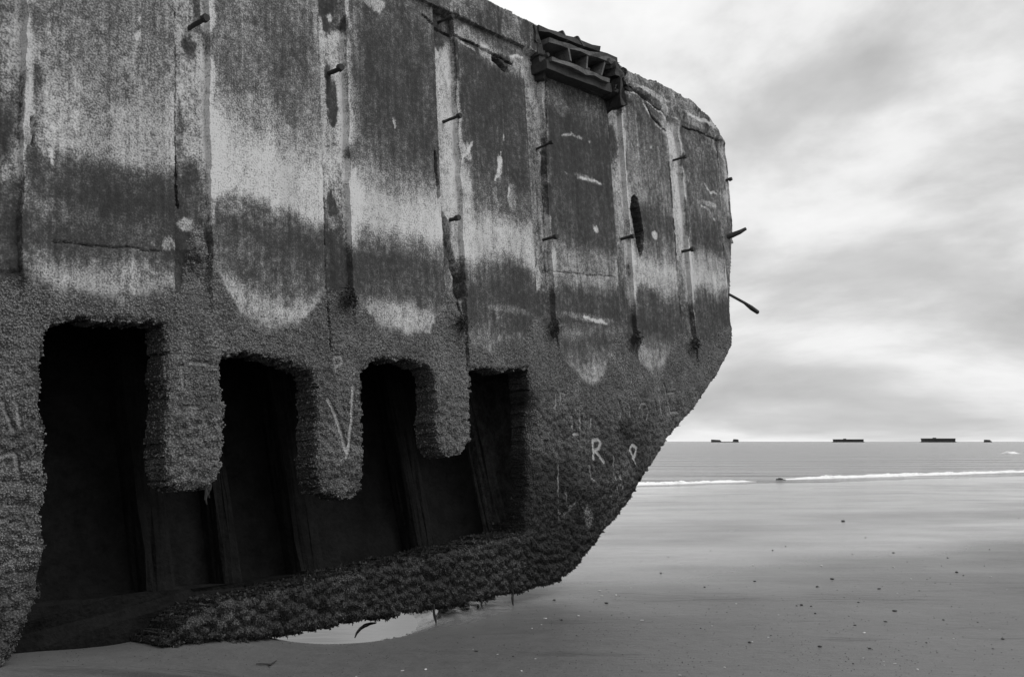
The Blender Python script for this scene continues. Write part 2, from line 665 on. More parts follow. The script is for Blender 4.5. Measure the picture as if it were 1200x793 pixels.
# pool
th = np.linspace(0, 2 * math.pi, 48, endpoint=False)
mb = MB()
mb.v = [(PC[0] + 1.15 * math.cos(a), PC[1] + 1.6 * math.sin(a), -0.105) for a in th]
mb.f = [tuple(range(48))]
mb.build("pool", M_POOL, kind="structure", label="still tide pool scoured under the hull")

# ------------------------------------------------------------------ hull: the wreck
root = bpy.data.objects.new("concrete_pontoon_wreck", None)
S.collection.objects.link(root)
root.location = P0
root.rotation_euler = (TILT, 0, HULL_AZ)
root['label'] = "huge barnacle-covered concrete pontoon wreck looming over the sand"
root['category'] = "shipwreck"

SW = 0.25                                      # width of a joint channel
SK = [-3.6, -2.4, -1.2, 0.0, 1.19, 2.40, 3.58, 4.90, 6.06, 7.14]   # left edge of each channel
S_END = 7.34

outer = [(-3.9, -0.7), (-1.05, -0.7)]
outer += [wl(*q) for q in ((0, 800), (8, 772), (22, 745), (45, 700), (47, 650), (50, 560), (46, 480), (47, 420), (50, 395), (60, 377),
                           (100, 373), (150, 375), (194, 379),
                           (194, 450), (194, 540), (198, 565), (215, 576), (245, 571), (258, 548), (260, 500), (257, 430), (262, 416),
                           (290, 414), (320, 418), (345, 426), (368, 436),
                           (370, 500), (371, 560), (377, 576), (400, 583), (420, 576), (425, 545), (420, 470), (421, 435), (432, 422),
                           (450, 420), (480, 421), (500, 430), (510, 440),
                           (511, 500), (513, 525), (522, 534), (540, 530), (551, 515), (549, 470), (547, 431),
                           (560, 432), (600, 434), (618, 430), (622, 470), (622, 560), (618, 622),
                           (580, 632), (520, 647), (460, 661), (400, 673), (330, 690), (262, 702), (235, 716), (205, 738), (190, 754), (225, 750), (310, 748), (350, 740), (430, 726), (470, 721), (520, 712), (560, 703), (600, 695), (640, 687),
                           (655, 679), (675, 664), (690, 646), (700, 634), (718, 610), (735, 588), (756, 553), (780, 515), (815, 474), (840, 437),
                           (857, 405), (857, 380), (858, 330), (860, 280), (857, 230), (854, 190), (850, 165), (845, 155))]
outer += [wl(*q) for q in ((843, 152), (838, 145), (830, 134), (818, 124), (812, 117), (792, 105), (775, 97), (760, 92), (735, 80), (722, 70),
                           (721, 108), (690, 96), (660, 86), (633, 76), (627, 30), (600, 17), (570, 1))]
outer += [(2.2, 5.16), (-3.9, 5.17)]
slit = [wl(*q) for q in ((740, 230), (744, 227), (748, 233), (751, 250), (755, 275), (754, 293), (750, 303), (746, 288), (742, 265), (738, 245))]

DS = 0.0105
gs = np.concatenate([np.arange(-3.9, -1.35, 0.06), np.arange(-1.35, 7.42, DS)])
gz = np.arange(-0.7, 5.32, DS)
SS, ZZ = np.meshgrid(gs, gz)
ns, nz = len(gs), len(gz)
cs = (gs[:-1] + gs[1:]) / 2
cz = (gz[:-1] + gz[1:]) / 2
CS, CZ = np.meshgrid(cs, cz)
wa = 0.012 + 0.018 * (CZ < 1.95) * (CS < 3.5)
wx = CS + wa * 2 * (fbm(CS * 9, CZ * 9, 1, 3) - 0.5) + wa * 0.7 * (vn(CS * 45, CZ * 45, 2) - 0.5)
wz = CZ + wa * 2 * (fbm(CS * 9, CZ * 9, 5, 3) - 0.5) + wa * 0.9 * (vn(CS * 45, CZ * 45, 6) - 0.5)
MASK = inside(outer, wx, wz) & ~inside(slit, CS, CZ)

DE = pdist(outer, SS, ZZ, True)                # distance to the outline


def tab(pts, conv=True):
    """[(u,v,value)...] -> sampled against z for a given photo column"""
    zs = [wl(u, v)[1] for u, v, _ in pts]
    vv = [c for _, _, c in pts]
    o = np.argsort(zs)
    return np.array(zs)[o], np.array(vv)[o]


def col(u, *kv):
    return tab([(u, v, c) for v, c in kv])


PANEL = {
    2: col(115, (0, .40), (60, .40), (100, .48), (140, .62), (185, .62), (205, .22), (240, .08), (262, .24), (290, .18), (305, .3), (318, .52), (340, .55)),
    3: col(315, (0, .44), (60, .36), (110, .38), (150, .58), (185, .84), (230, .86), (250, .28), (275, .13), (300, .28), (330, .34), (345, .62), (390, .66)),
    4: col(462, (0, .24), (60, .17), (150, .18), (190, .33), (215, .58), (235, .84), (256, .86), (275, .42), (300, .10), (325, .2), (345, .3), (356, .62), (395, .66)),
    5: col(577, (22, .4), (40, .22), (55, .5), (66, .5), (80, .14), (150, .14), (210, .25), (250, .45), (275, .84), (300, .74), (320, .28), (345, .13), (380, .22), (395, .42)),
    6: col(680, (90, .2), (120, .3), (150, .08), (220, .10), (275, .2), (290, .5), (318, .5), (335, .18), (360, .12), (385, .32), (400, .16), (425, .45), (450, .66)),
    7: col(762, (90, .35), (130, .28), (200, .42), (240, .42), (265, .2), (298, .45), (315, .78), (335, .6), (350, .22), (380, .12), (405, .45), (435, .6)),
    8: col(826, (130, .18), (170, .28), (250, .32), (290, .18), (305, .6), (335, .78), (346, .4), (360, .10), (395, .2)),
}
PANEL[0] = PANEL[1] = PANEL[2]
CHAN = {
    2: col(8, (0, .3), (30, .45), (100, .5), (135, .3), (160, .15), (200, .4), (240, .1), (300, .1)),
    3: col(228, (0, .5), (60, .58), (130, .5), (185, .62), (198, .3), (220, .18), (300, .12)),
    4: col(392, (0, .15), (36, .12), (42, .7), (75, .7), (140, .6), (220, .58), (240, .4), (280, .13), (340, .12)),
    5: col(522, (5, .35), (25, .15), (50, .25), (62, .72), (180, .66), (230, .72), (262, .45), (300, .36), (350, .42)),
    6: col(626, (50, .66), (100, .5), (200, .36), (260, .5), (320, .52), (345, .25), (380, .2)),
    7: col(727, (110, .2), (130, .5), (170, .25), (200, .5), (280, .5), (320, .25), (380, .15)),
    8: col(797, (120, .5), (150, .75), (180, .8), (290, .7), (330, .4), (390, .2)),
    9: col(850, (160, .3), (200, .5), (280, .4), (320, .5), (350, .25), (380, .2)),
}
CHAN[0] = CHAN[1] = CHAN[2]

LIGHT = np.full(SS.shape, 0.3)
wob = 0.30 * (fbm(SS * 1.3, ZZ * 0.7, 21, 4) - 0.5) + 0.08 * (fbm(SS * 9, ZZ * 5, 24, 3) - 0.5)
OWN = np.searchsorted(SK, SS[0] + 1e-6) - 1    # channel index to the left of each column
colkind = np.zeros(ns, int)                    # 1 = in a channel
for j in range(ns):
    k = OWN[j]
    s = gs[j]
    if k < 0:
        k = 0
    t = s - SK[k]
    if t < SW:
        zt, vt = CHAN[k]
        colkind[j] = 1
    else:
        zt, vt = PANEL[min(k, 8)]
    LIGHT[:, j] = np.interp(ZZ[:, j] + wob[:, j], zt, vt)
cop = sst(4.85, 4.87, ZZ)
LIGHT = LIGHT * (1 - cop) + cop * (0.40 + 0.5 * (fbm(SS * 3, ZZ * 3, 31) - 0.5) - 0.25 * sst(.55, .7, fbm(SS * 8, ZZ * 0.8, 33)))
# runs of lime and flaking along the channel edges; lit right reveal painted in
for k, sk in enumerate(SK):
    e = SS - (sk + SW)
    g = np.exp(-np.abs(e - 0.012) / 0.05) * sst(0.36, 0.56, fbm(SS * 14, ZZ * 5, 40 + k)) * sst(2.4, 2.7, ZZ)
    LIGHT = LIGHT + 0.55 * g
    e2 = SS - sk
    LIGHT = LIGHT + 0.18 * np.exp(-np.abs(e2 + 0.03) / 0.03) * sst(0.45, 0.6, fbm(SS * 12, ZZ * 4, 60 + k)) * sst(2.4, 2.7, ZZ)
LIGHT = LIGHT + 0.16 * (fbm(SS * 7, ZZ * 0.8, 71, 3) - 0.5) + 0.2 * (fbm(SS * 2.2, ZZ * 2.2, 75, 4) - 0.5)


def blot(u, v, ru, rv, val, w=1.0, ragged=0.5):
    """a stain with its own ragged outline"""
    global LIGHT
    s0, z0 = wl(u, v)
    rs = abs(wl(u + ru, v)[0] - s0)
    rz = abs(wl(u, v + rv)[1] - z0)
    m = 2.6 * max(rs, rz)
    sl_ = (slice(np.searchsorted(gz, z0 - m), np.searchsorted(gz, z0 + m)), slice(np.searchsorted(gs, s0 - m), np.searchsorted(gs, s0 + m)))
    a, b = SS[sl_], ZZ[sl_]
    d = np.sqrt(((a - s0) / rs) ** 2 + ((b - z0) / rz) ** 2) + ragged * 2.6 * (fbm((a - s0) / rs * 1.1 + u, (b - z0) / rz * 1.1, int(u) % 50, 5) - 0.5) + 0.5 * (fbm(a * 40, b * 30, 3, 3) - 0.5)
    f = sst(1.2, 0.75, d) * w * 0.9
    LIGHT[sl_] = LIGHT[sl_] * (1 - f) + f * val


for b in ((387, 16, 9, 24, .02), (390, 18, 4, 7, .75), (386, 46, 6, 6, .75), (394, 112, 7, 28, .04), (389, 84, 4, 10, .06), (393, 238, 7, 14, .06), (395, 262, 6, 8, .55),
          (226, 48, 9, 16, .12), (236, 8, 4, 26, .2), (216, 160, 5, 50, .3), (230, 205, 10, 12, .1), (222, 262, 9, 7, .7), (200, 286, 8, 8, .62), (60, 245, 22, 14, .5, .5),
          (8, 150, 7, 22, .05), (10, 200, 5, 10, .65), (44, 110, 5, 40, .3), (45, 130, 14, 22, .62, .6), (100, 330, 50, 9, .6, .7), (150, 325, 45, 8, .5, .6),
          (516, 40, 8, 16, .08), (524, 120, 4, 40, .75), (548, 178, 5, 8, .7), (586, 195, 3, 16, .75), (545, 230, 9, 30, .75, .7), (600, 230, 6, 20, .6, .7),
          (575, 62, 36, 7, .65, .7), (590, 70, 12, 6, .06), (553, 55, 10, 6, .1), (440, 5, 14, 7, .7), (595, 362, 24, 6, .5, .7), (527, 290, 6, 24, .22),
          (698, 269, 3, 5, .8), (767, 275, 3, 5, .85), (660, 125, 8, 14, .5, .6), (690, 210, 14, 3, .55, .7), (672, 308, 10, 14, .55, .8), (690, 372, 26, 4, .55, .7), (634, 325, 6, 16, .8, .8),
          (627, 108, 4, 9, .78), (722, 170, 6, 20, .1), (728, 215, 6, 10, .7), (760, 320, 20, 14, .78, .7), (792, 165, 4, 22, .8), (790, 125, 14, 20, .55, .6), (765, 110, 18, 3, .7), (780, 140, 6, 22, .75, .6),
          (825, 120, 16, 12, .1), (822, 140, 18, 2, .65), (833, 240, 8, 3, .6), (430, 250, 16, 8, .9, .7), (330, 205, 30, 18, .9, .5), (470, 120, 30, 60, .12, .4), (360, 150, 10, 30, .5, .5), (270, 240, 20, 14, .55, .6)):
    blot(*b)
# pale lime runs and hairline cracks
for ln in ([(662, 203), (680, 208), (700, 214), (712, 220)], [(660, 160), (672, 158), (690, 165)], [(822, 240), (832, 248), (838, 258)], [(553, 165), (547, 178), (541, 184)],
           [(590, 158), (588, 180), (583, 205), (580, 212)], [(598, 220), (596, 235), (603, 248)], [(672, 372), (685, 371), (700, 376), (712, 379)],
           [(735, 103), (757, 117), (778, 135)], [(757, 122), (764, 142), (774, 150), (786, 158), (787, 205)], [(806, 133), (820, 138), (838, 149)], [(565, 55), (590, 65), (612, 66)],
           [(531, 45), (545, 52), (556, 60)], [(748, 170), (756, 178), (764, 172)], [(826, 215), (832, 225), (840, 228)], [(60, 150), (62, 190)], [(160, 20), (161, 62)], [(461, 140), (462, 158)]):
    p = [wl(*q) for q in ln]
    sl_ = (slice(np.searchsorted(gz, min(q[1] for q in p) - .15), np.searchsorted(gz, max(q[1] for q in p) + .15)),
           slice(np.searchsorted(gs, min(q[0] for q in p) - .15), np.searchsorted(gs, max(q[0] for q in p) + .15)))
    a, b = SS[sl_], ZZ[sl_]
    dd = pdist(p, a + 0.07 * (fbm(a * 13, b * 13, 33, 4) - .5), b + 0.06 * (fbm(a * 13, b * 13, 37, 4) - .5))
    f = sst(0.02, 0.006, dd) * sst(0.35, 0.55, fbm(a * 9, b * 9, 39, 3))
    LIGHT[sl_] += f * 0.55
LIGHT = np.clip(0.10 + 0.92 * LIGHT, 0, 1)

# barnacle line
bl = [(-300, 315), (-60, 322), (0, 325), (30, 322), (60, 333), (120, 345), (170, 345), (214, 340), (222, 268), (240, 265), (251, 315), (285, 372), (320, 388), (360, 372),
      (378, 345), (385, 340), (408, 342), (414, 338), (440, 378), (478, 395), (503, 388), (517, 345), (540, 340), (548, 392), (580, 403), (612, 400),
      (628, 372), (645, 385), (668, 430), (690, 452), (706, 440), (722, 392), (738, 395), (750, 425), (764, 437), (782, 420), (795, 388), (812, 392), (830, 398), (856, 380)]
bs = [wl(u, v) for u, v in bl]
bz = np.interp(SS, [b[0] for b in bs], [b[1] for b in bs])
bz = bz + 0.10 * (fbm(SS * 6, ZZ * 6, 80, 4) - 0.5)
BARN = np.clip((bz - ZZ) / 0.22 + 0.5, 0, 1)
bare = sst(0.60, 0.70, fbm(SS * 4.5, ZZ * 3.6, 83, 5)) * sst(0.8, 1.1, ZZ)   # patches where the crust has fallen off
BARN = BARN - 0.38 * bare * (BARN > 0.5)
LIGHT = np.where(ZZ < bz - 0.1, LIGHT * 0.8, LIGHT)
BARN = np.clip(BARN, 0, 1)

# weed and slime, darker towards the foot and at the bow corner, with some shade painted in
WEED_SHADE = 0.05 * sst(2.3, 1.4, ZZ) + 0.28 * sst(1.3, 0.4, ZZ) + 0.3 * sst(0.55, 0.2, ZZ)
WEED_SHADE = WEED_SHADE + 0.35 * sst(3.0, 3.5, SS) * sst(1.9, 1.0, ZZ) * sst(0.3, 0.6, fbm(SS * 2, ZZ * 1.6, 90))
WEED_SHADE = WEED_SHADE + 0.22 * sst(0.45, 0.6, fbm(SS * 3.2, ZZ * 2.4, 93, 4)) * sst(2.2, 1.6, ZZ)
WEED_SHADE = WEED_SHADE + 0.4 * sst(3.1, 3.3, SS) * sst(4.1, 3.4, SS) * sst(2.0, 1.5, ZZ)  # shade gradient right of the last opening, painted into the mask
WEED_SHADE = WEED_SHADE + 0.15 * sst(0.5, 0.62, fbm(SS * 5, ZZ * 0.9, 97, 3))
s0, z0 = wl(740, 505)
WEED_SHADE = WEED_SHADE + 0.3 * np.exp(-((SS - s0) / 0.5) ** 2 - ((ZZ - z0) / 0.22) ** 2)
CLUMPS = [(404, 350), (537, 380), (646, 385), (742, 396), (811, 404), (228, 300), (20, 315)]
for u, v in CLUMPS:
    s0, z0 = wl(u, v)
    WEED_SHADE = WEED_SHADE + 0.7 * np.exp(-((SS - s0) / 0.06) ** 2 - ((ZZ - z0) / 0.10) ** 2)
WEED_SHADE = np.clip(WEED_SHADE, 0, 0.93)

# scratched lettering in the crust
SCR = np.zeros(SS.shape)
strokes = [
    [(694, 515), (695, 537)], [(694, 516), (700, 514), (703, 519), (701, 525), (695, 528)], [(696, 527), (707, 541)],
    [(744, 543), (738, 527), (738, 523), (741, 521), (745, 524), (744, 532), (742, 537)],
    [(721, 558), (723, 577)], [(726, 556), (730, 576)], [(722, 568), (728, 567)], [(718, 534), (719, 556)],
    [(669, 488), (671, 509), (677, 508)], [(679, 489), (679, 505)], [(692, 490), (691, 503)],
    [(651, 462), (650, 478)], [(656, 474), (657, 460), (661, 462)], [(648, 478), (652, 473)],
    [(724, 470), (727, 482), (726, 490)], [(749, 478), (751, 473), (756, 473), (759, 482), (757, 491)], [(737, 475), (738, 488)],
    [(771, 461), (775, 486)], [(777, 450), (785, 483), (793, 483)], [(782, 461), (790, 460)], [(765, 468), (768, 480)],
    [(383, 468), (392, 485), (398, 505), (405, 530)], [(412, 453), (411, 490), (408, 520), (405, 535)],
    [(391, 418), (393, 435)], [(391, 419), (399, 417), (400, 424), (394, 429)],
    [(222, 425), (243, 427)], [(212, 430), (213, 452)], [(215, 477), (230, 478)],
    [(690, 545), (692, 560), (697, 563)], [(653, 545), (654, 610)], [(662, 572), (664, 596), (672, 590), (674, 585)], [(681, 592), (686, 600), (691, 592)],
    [(655, 600), (659, 604), (664, 599), (668, 594), (671, 600)], [(708, 580), (714, 590)], [(700, 580), (707, 592)],
    [(2, 470), (8, 490), (14, 505)], [(20, 475), (22, 500)], [(0, 535), (12, 530), (18, 545), (22, 560)],
]
faint = {3: .8, 10: .7}
for i, st in enumerate(strokes):
    w = 0.015 if i < 4 else 0.0115
    a = 1.0 if i < 4 else (0.9 if i in (4, 5, 6, 8, 9, 21, 22) else 0.62)
    p = [wl(*q) for q in st]
    sl_ = (slice(np.searchsorted(gz, min(q[1] for q in p) - .1), np.searchsorted(gz, max(q[1] for q in p) + .1)),
           slice(np.searchsorted(gs, min(q[0] for q in p) - .1), np.searchsorted(gs, max(q[0] for q in p) + .1)))
    SCR[sl_] = np.maximum(SCR[sl_], a * sst(w * 1.9, w * 0.6, pdist(p, SS[sl_], ZZ[sl_])))
s0, z0 = wl(688, 600)
SCR = np.maximum(SCR, 0.62 * sst(0.16, 0.05, np.sqrt(((SS - s0) / 0.8) ** 2 + ((ZZ - z0) / 1.3) ** 2) + 0.14 * (fbm(SS * 14, ZZ * 9, 101) - 0.5)))

# relief: Y grows inwards
YY = 0.006 * (fbm(SS * 1.1, ZZ * 1.1, 110) - 0.5) + 0.003 * (fbm(SS * 12, ZZ * 12, 111) - 0.5)
for k, sk in enumerate(SK):
    inch = (SS >= sk - 1e-4) & (SS <= sk + SW)
    dep = 0.05 * sst(1.9, 2.35, ZZ) * (1 - sst(4.82, 4.84, ZZ))
    dep = dep + 0.02 * (fbm(SS * 8, ZZ * 3, 140 + k) - 0.5) * sst(1.9, 2.35, ZZ)
    if k == 9:
        dep = dep * 0.4
    YY = np.where(inch, YY + dep, YY)
YY = YY - 0.034 * sst(4.845, 4.858, ZZ + 0.012 * (fbm(SS * 5, ZZ * 0, 150) - 0.5)) * (SS < 4.0)
# broken arris near the bow's top
brk = sst(4.2, 4.9, SS) * sst(4.45, 4.9, ZZ)
YY = YY + brk * 0.09 * (fbm(SS * 5, ZZ * 6, 155, 4) - 0.4)


def near(p, pad):
    xs = [a[0] for a in p]
    zs = [a[1] for a in p]
    j0, j1 = np.searchsorted(gs, (min(xs) - pad, max(xs) + pad))
    i0, i1 = np.searchsorted(gz, (min(zs) - pad, max(zs) + pad))
    return (slice(i0, i1), slice(j0, j1))


def groove(pts, w, d, sd=0.25):
    global YY, LIGHT
    p = [wl(*q) for q in pts]
    sl_ = near(p, 0.12)
    a, b = SS[sl_], ZZ[sl_]
    dd = pdist(p, a + 0.035 * (fbm(a * 14, b * 14, 161, 4) - 0.5), b + 0.03 * (fbm(a * 14, b * 14, 167, 4) - 0.5))
    YY[sl_] += d * sst(w, w * 0.35, dd)


groove([(510, 180), (512, 205), (515, 232), (522, 245), (527, 258)], 0.019, 0.07)
groove([(527, 258), (529, 285), (535, 310)], 0.036, 0.14)
groove([(535, 310), (541, 325), (542, 345)], 0.055, 0.17)
groove([(540, 340), (541, 358), (545, 372), (546, 400), (546, 432)], 0.016, 0.08)
groove([(383, 230), (384, 300), (385, 350), (386, 412)], 0.011, 0.04)
groove([(206, 0), (208, 100), (209, 190), (213, 240)], 0.012, 0.05)
groove([(757, 118), (765, 138), (772, 146), (782, 155), (786, 180)], 0.016, 0.05)
groove([(735, 100), (760, 118), (780, 135)], 0.014, 0.04)
groove([(495, 18), (510, 30), (560, 55), (600, 75)], 0.013, 0.035)
groove([(578, 68), (588, 78), (594, 82)], 0.035, 0.07)
groove([(38, 140), (39, 170)], 0.014, 0.03)
groove([(60, 283), (190, 295)], 0.009, 0.012)
groove([(800, 148), (820, 155), (838, 162)], 0.013, 0.03)
groove([(640, 76), (640, 200), (645, 330)], 0.012, 0.03)
groove([(716, 120), (722, 260), (728, 370)], 0.012, 0.03)
groove([(784, 190), (792, 290), (798, 370)], 0.013, 0.03)
groove([(842, 165), (846, 260), (850, 330)], 0.013, 0.03)
groove([(645, 318), (720, 325)], 0.010, 0.012)

# crust relief
cr = 1 - np.clip(cell(SS * 42, ZZ * 42, 2), 0, 1)
cr2 = 1 - np.clip(cell(SS * 17, ZZ * 17, 4), 0, 1)
bsm = sst(0.35, 0.75, BARN + 0.4 * (fbm(SS * 22, ZZ * 22, 170, 3) - 0.5))
YY = YY - bsm * (1 - 0.9 * np.clip(SCR * 1.4, 0, 1)) * (0.004 + 0.016 * cr + (0.008 + 0.030 * sst(1.9, 1.2, ZZ)) * (cr2 - 0.45) + 0.02 * (fbm(SS * 6, ZZ * 6, 175) - 0.5))
YY = YY + 0.002 * SCR
for u, v in CLUMPS:
    s0, z0 = wl(u, v)
    g = np.exp(-((SS - s0) / 0.085) ** 2 - ((ZZ - z0) / 0.10) ** 2)
    YY = YY - g * (0.02 + 0.04 * cr2)
foot = sst(0.55, 0.15, ZZ) * (SS > 0)
YY = YY - foot * (0.04 * (fbm(SS * 4, ZZ * 5, 180) - 0.5) + 0.03 * (cr2 - 0.5))
# rounded arrises
rr = 0.03 + 0.004 * sst(2.0, 1.8, ZZ)
rr = rr + 0.09 * sst(3.1, 3.3, SS) * sst(4.4, 3.9, SS) * sst(1.75, 1.3, ZZ) * sst(0.35, 0.6, ZZ)
rr = rr + 0.03 * sst(0.55, 0.35, ZZ)
ee = np.clip(1 - DE / rr, 0, 1)
YY = YY + rr * 0.85 * (1 - np.sqrt(np.clip(1 - ee ** 2, 0, 1)))

JS = SS + RNG.uniform(-0.0035, 0.0035, SS.shape)
JZ = ZZ + RNG.uniform(-0.0035, 0.0035, SS.shape)
for k, sk in enumerate(SK):
    JS = JS + 0.05 * (fbm(ZZ * 6, SS * 0 + k, 130 + k, 4) - 0.5) * np.exp(-np.abs(SS - sk - SW) / 0.06)
    JS = JS + 0.012 * (fbm(ZZ * 9, SS * 0 + k, 150 + k, 3) - 0.5) * np.exp(-np.abs(SS - sk) / 0.06)
VID = np.arange(ns * nz).reshape(nz, ns)
# open edges of the shell
Mp = np.pad(MASK, 1)
bot = MASK & ~Mp[:-2, 1:-1]
top = MASK & ~Mp[2:, 1:-1]
lef = MASK & ~Mp[1:-1, :-2]
rig = MASK & ~Mp[1:-1, 2:]
PX, PY, PZ = JS.ravel(), YY.ravel(), JZ.ravel()
AT = {'light': LIGHT.ravel(), 'barn': BARN.ravel(), 'weed_shade': WEED_SHADE.ravel(), 'scratch': SCR.ravel()}
thick = np.where((SS > 4.5) & (ZZ < 1.9), 0.5, 0.225)
thick = np.where((ZZ < 0.5), 0.42, thick)
thick = np.where((ZZ > 4.0), 0.30, thick).ravel()


def shell_part(name, ca, cb, za=None, zb=None, extra=None, parent=root, **kw):
    """cut the cells of one piece of the shell out of the height field, with its broken edges"""
    sel = np.zeros(MASK.shape, bool)
    sel[:, (cs >= ca) & (cs < cb)] = True
    if za is not None:
        sel &= (CZ >= za)
    if zb is not None:
        sel &= (CZ < zb)
    if extra is not None:
        sel &= extra
    m = sel & MASK
    if not m.any():
        return None
    r, c = np.nonzero(m)
    f = np.stack([VID[r, c], VID[r, c + 1], VID[r + 1, c + 1], VID[r + 1, c]], -1)
    edges = []
    for e, (a, b) in ((bot, ((0, 0), (0, 1))), (top, ((1, 1), (1, 0))), (lef, ((1, 0), (0, 0))), (rig, ((0, 1), (1, 1)))):
        r, c = np.nonzero(e & sel)
        edges.append(np.stack([VID[r + a[0], c + a[1]], VID[r + b[0], c + b[1]]], -1))
    edges = np.concatenate(edges)
    used, inv = np.unique(f, return_inverse=True)
    f = inv.reshape(-1, 4)
    V = np.stack([PX[used], PY[used], PZ[used]], -1)
    A = {k: v[used] for k, v in AT.items()}
    faces = [f]
    if len(edges):
        bu, binv = np.unique(edges, return_inverse=True)
        be = binv.reshape(-1, 2)
        base = np.searchsorted(used, bu)
        prev = base
        n = len(bu)
        for i, fr in enumerate((0.12, 0.3, 0.6, 1.0)):
            jit = RNG.uniform(-1, 1, (n, 3)) * [0.008, 0.006, 0.008]
            if i == 3:
                jit *= 0
            P = np.stack([PX[bu], PY[bu] * (1 - fr) + fr * thick[bu] + 0.0, PZ[bu]], -1) + jit
            st = len(V)
            V = np.concatenate([V, P])
            for k in A:
                x = AT[k][bu]
                if k == 'weed_shade':
                    x = np.clip(x + (0.25 if i else 0.1), 0, 0.93)
                if k == 'scratch':
                    x = x * 0
                A[k] = np.concatenate([A[k], x])
            cur = np.arange(st, st + n)
            faces.append(np.stack([prev[be[:, 1]], prev[be[:, 0]], cur[be[:, 0]], cur[be[:, 1]]], -1))
            prev = cur
    me = mesh_np(name, V, faces, M_CON, A, True, 48)
    return add(name, me, parent, **kw)


TOPZ, LOWZ = 4.84, 1.95
for k in range(len(SK)):
    a = SK[k]
    b = SK[k] + SW
    nxt = SK[k + 1] if k + 1 < len(SK) else 7.5
    shell_part("joint_channel", a - DS / 2, b + DS / 2, LOWZ, TOPZ)
    if k + 1 < len(SK):
        shell_part("wall_panel", b + DS / 2, nxt - DS / 2, LOWZ, TOPZ)
shell_part("wall_panel", -3.9, SK[0] - DS / 2, LOWZ, TOPZ)
cops = [-3.9, -1.2, 1.2, 2.42, 3.86, 5.06, 6.2, 7.5]
for a, b in zip(cops[:-1], cops[1:]):
    shell_part("coping", a, b, TOPZ, 6)
shell_part("foot_wall", -3.9, -0.55, -2, LOWZ)
shell_part("lintel", -0.55, 3.30, 1.62, LOWZ)
for a, b in ((-0.4, 0.6), (0.6, 1.8), (1.8, 3.0)):
    shell_part("broken_pillar", a, b, 0.6, 1.62)
shell_part("bottom_sill", -0.5, 3.30, -1, 0.6)
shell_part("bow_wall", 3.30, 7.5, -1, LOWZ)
rem = shell_part("lintel", 3.0, 3.30, 0.6, 1.62)

# ---- inside and far side of the hull
IN0, IN1 = (0.50, -0.25), (1.35, 3.3)          # battered inner wall (y, z)


def iny(z):
    return IN0[0] + (IN1[0] - IN0[0]) * (z - IN0[1]) / (IN1[1] - IN0[1])


mb = MB()
for a, b, zb in ((-3.8, 0.3, -.25), (0.3, 3.85, .12)):
    mb.hexa([(a, iny(zb), zb), (b, iny(zb), zb), (b, iny(zb) + .2, zb), (a, iny(zb) + .2, zb),
             (a, iny(3.3), 3.3), (b, iny(3.3), 3.3), (b, iny(3.3) + .2, 3.3), (a, iny(3.3) + .2, 3.3)])
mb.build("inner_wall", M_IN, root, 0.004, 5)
for s in (-2.3, -1.15, 0.05, 0.62, 1.24, 2.42, 3.44):
    mb = MB()
    w = 0.2 if s != 0.62 else 0.12
    d = 0.20
    mb.hexa([(s, iny(.2) - d, .2), (s + w, iny(.2) - d, .2), (s + w, iny(.2) + .02, .2), (s, iny(.2) + .02, .2),
             (s, iny(3) - d, 3), (s + w, iny(3) - d, 3), (s + w, iny(3) + .02, 3), (s, iny(3) + .02, 3)])
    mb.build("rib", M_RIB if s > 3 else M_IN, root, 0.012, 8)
mb = MB()
mb.box((-3.8, .36, -.35), (0.32, .62, .27))
mb.box((0.32, .36, .06), (3.7, .62, .26))
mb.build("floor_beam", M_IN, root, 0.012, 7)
mb = MB()
mb.box((3.62, .2, .1), (3.80, 1.6, 3.3))
mb.build("bulkhead", M_RIB, root, 0.006, 4)
mb = MB()
mb.box((-3.85, .24, 4.25), (7.15, 3.1, 4.45))
mb.build("deck", M_SHELL, root)
mb = MB()
mb.box((-3.85, 2.95, 1.1), (7.15, 3.15, 5.0))
mb.build("far_wall", M_SHELL, root)
mb = MB()
mb.hexa([(-3.8, .6, .02), (3.7, .6, .05), (4.9, 3.0, 1.0), (-3.8, 3.0, 1.0),
         (-3.8, .6, .2), (3.7, .6, .22), (4.9, 3.0, 1.25), (-3.8, 3.0, 1.25)])
mb.build("underside", M_SHELL, root)
mb = MB()
mb.hexa([(4.0, .25, .16), (7.1, .25, 2.32), (7.1, 3.1, 2.32), (5.4, 3.1, 1.14),
         (3.9, .25, .34), (7.0, .25, 2.5), (7.0, 3.1, 2.5), (5.3, 3.1, 1.32)])
mb.build("bow_rake", M_SHELL, root)
mb = MB()
mb.box((7.0, .2, 2.3), (7.2, 3.1, 4.8))
mb.build("bow_end_wall", M_SHELL, root)
mb = MB()
mb.box((-3.95, .2, -.4), (-3.75, 3.1, 4.8))
mb.build("broken_end_wall", M_SHELL, root)

# ---- steel: tie bolts, bent rods, the rusted frame at the deck edge
def bolt(u, v, length, rad, rise=0.0, y0=0.05, curl=0.0):
    s, z = wl(u, v, y0)
    mb = MB()
    n = 5
    pts, rads = [], []
    for i in range(n):
        t = i / (n - 1)
        pts.append((s + random.uniform(-.004, .004), y0 + .03 - (length + .03) * t, z + rise * t + curl * math.sin(t * 3.1)))
        rads.append(rad * (1.25 if i == 0 else 1.0))
    pts.append((pts[-1][0], pts[-1][1] - .004, pts[-1][2]))
    rads.append(rad * 1.75)
    pts.append((pts[-1][0], pts[-1][1] - .035, pts[-1][2]))
    rads.append(rad * 1.6)
    mb.tube(pts, rads, 8)
    return mb.build("tie_bolt", M_RUST, root, smooth=False)


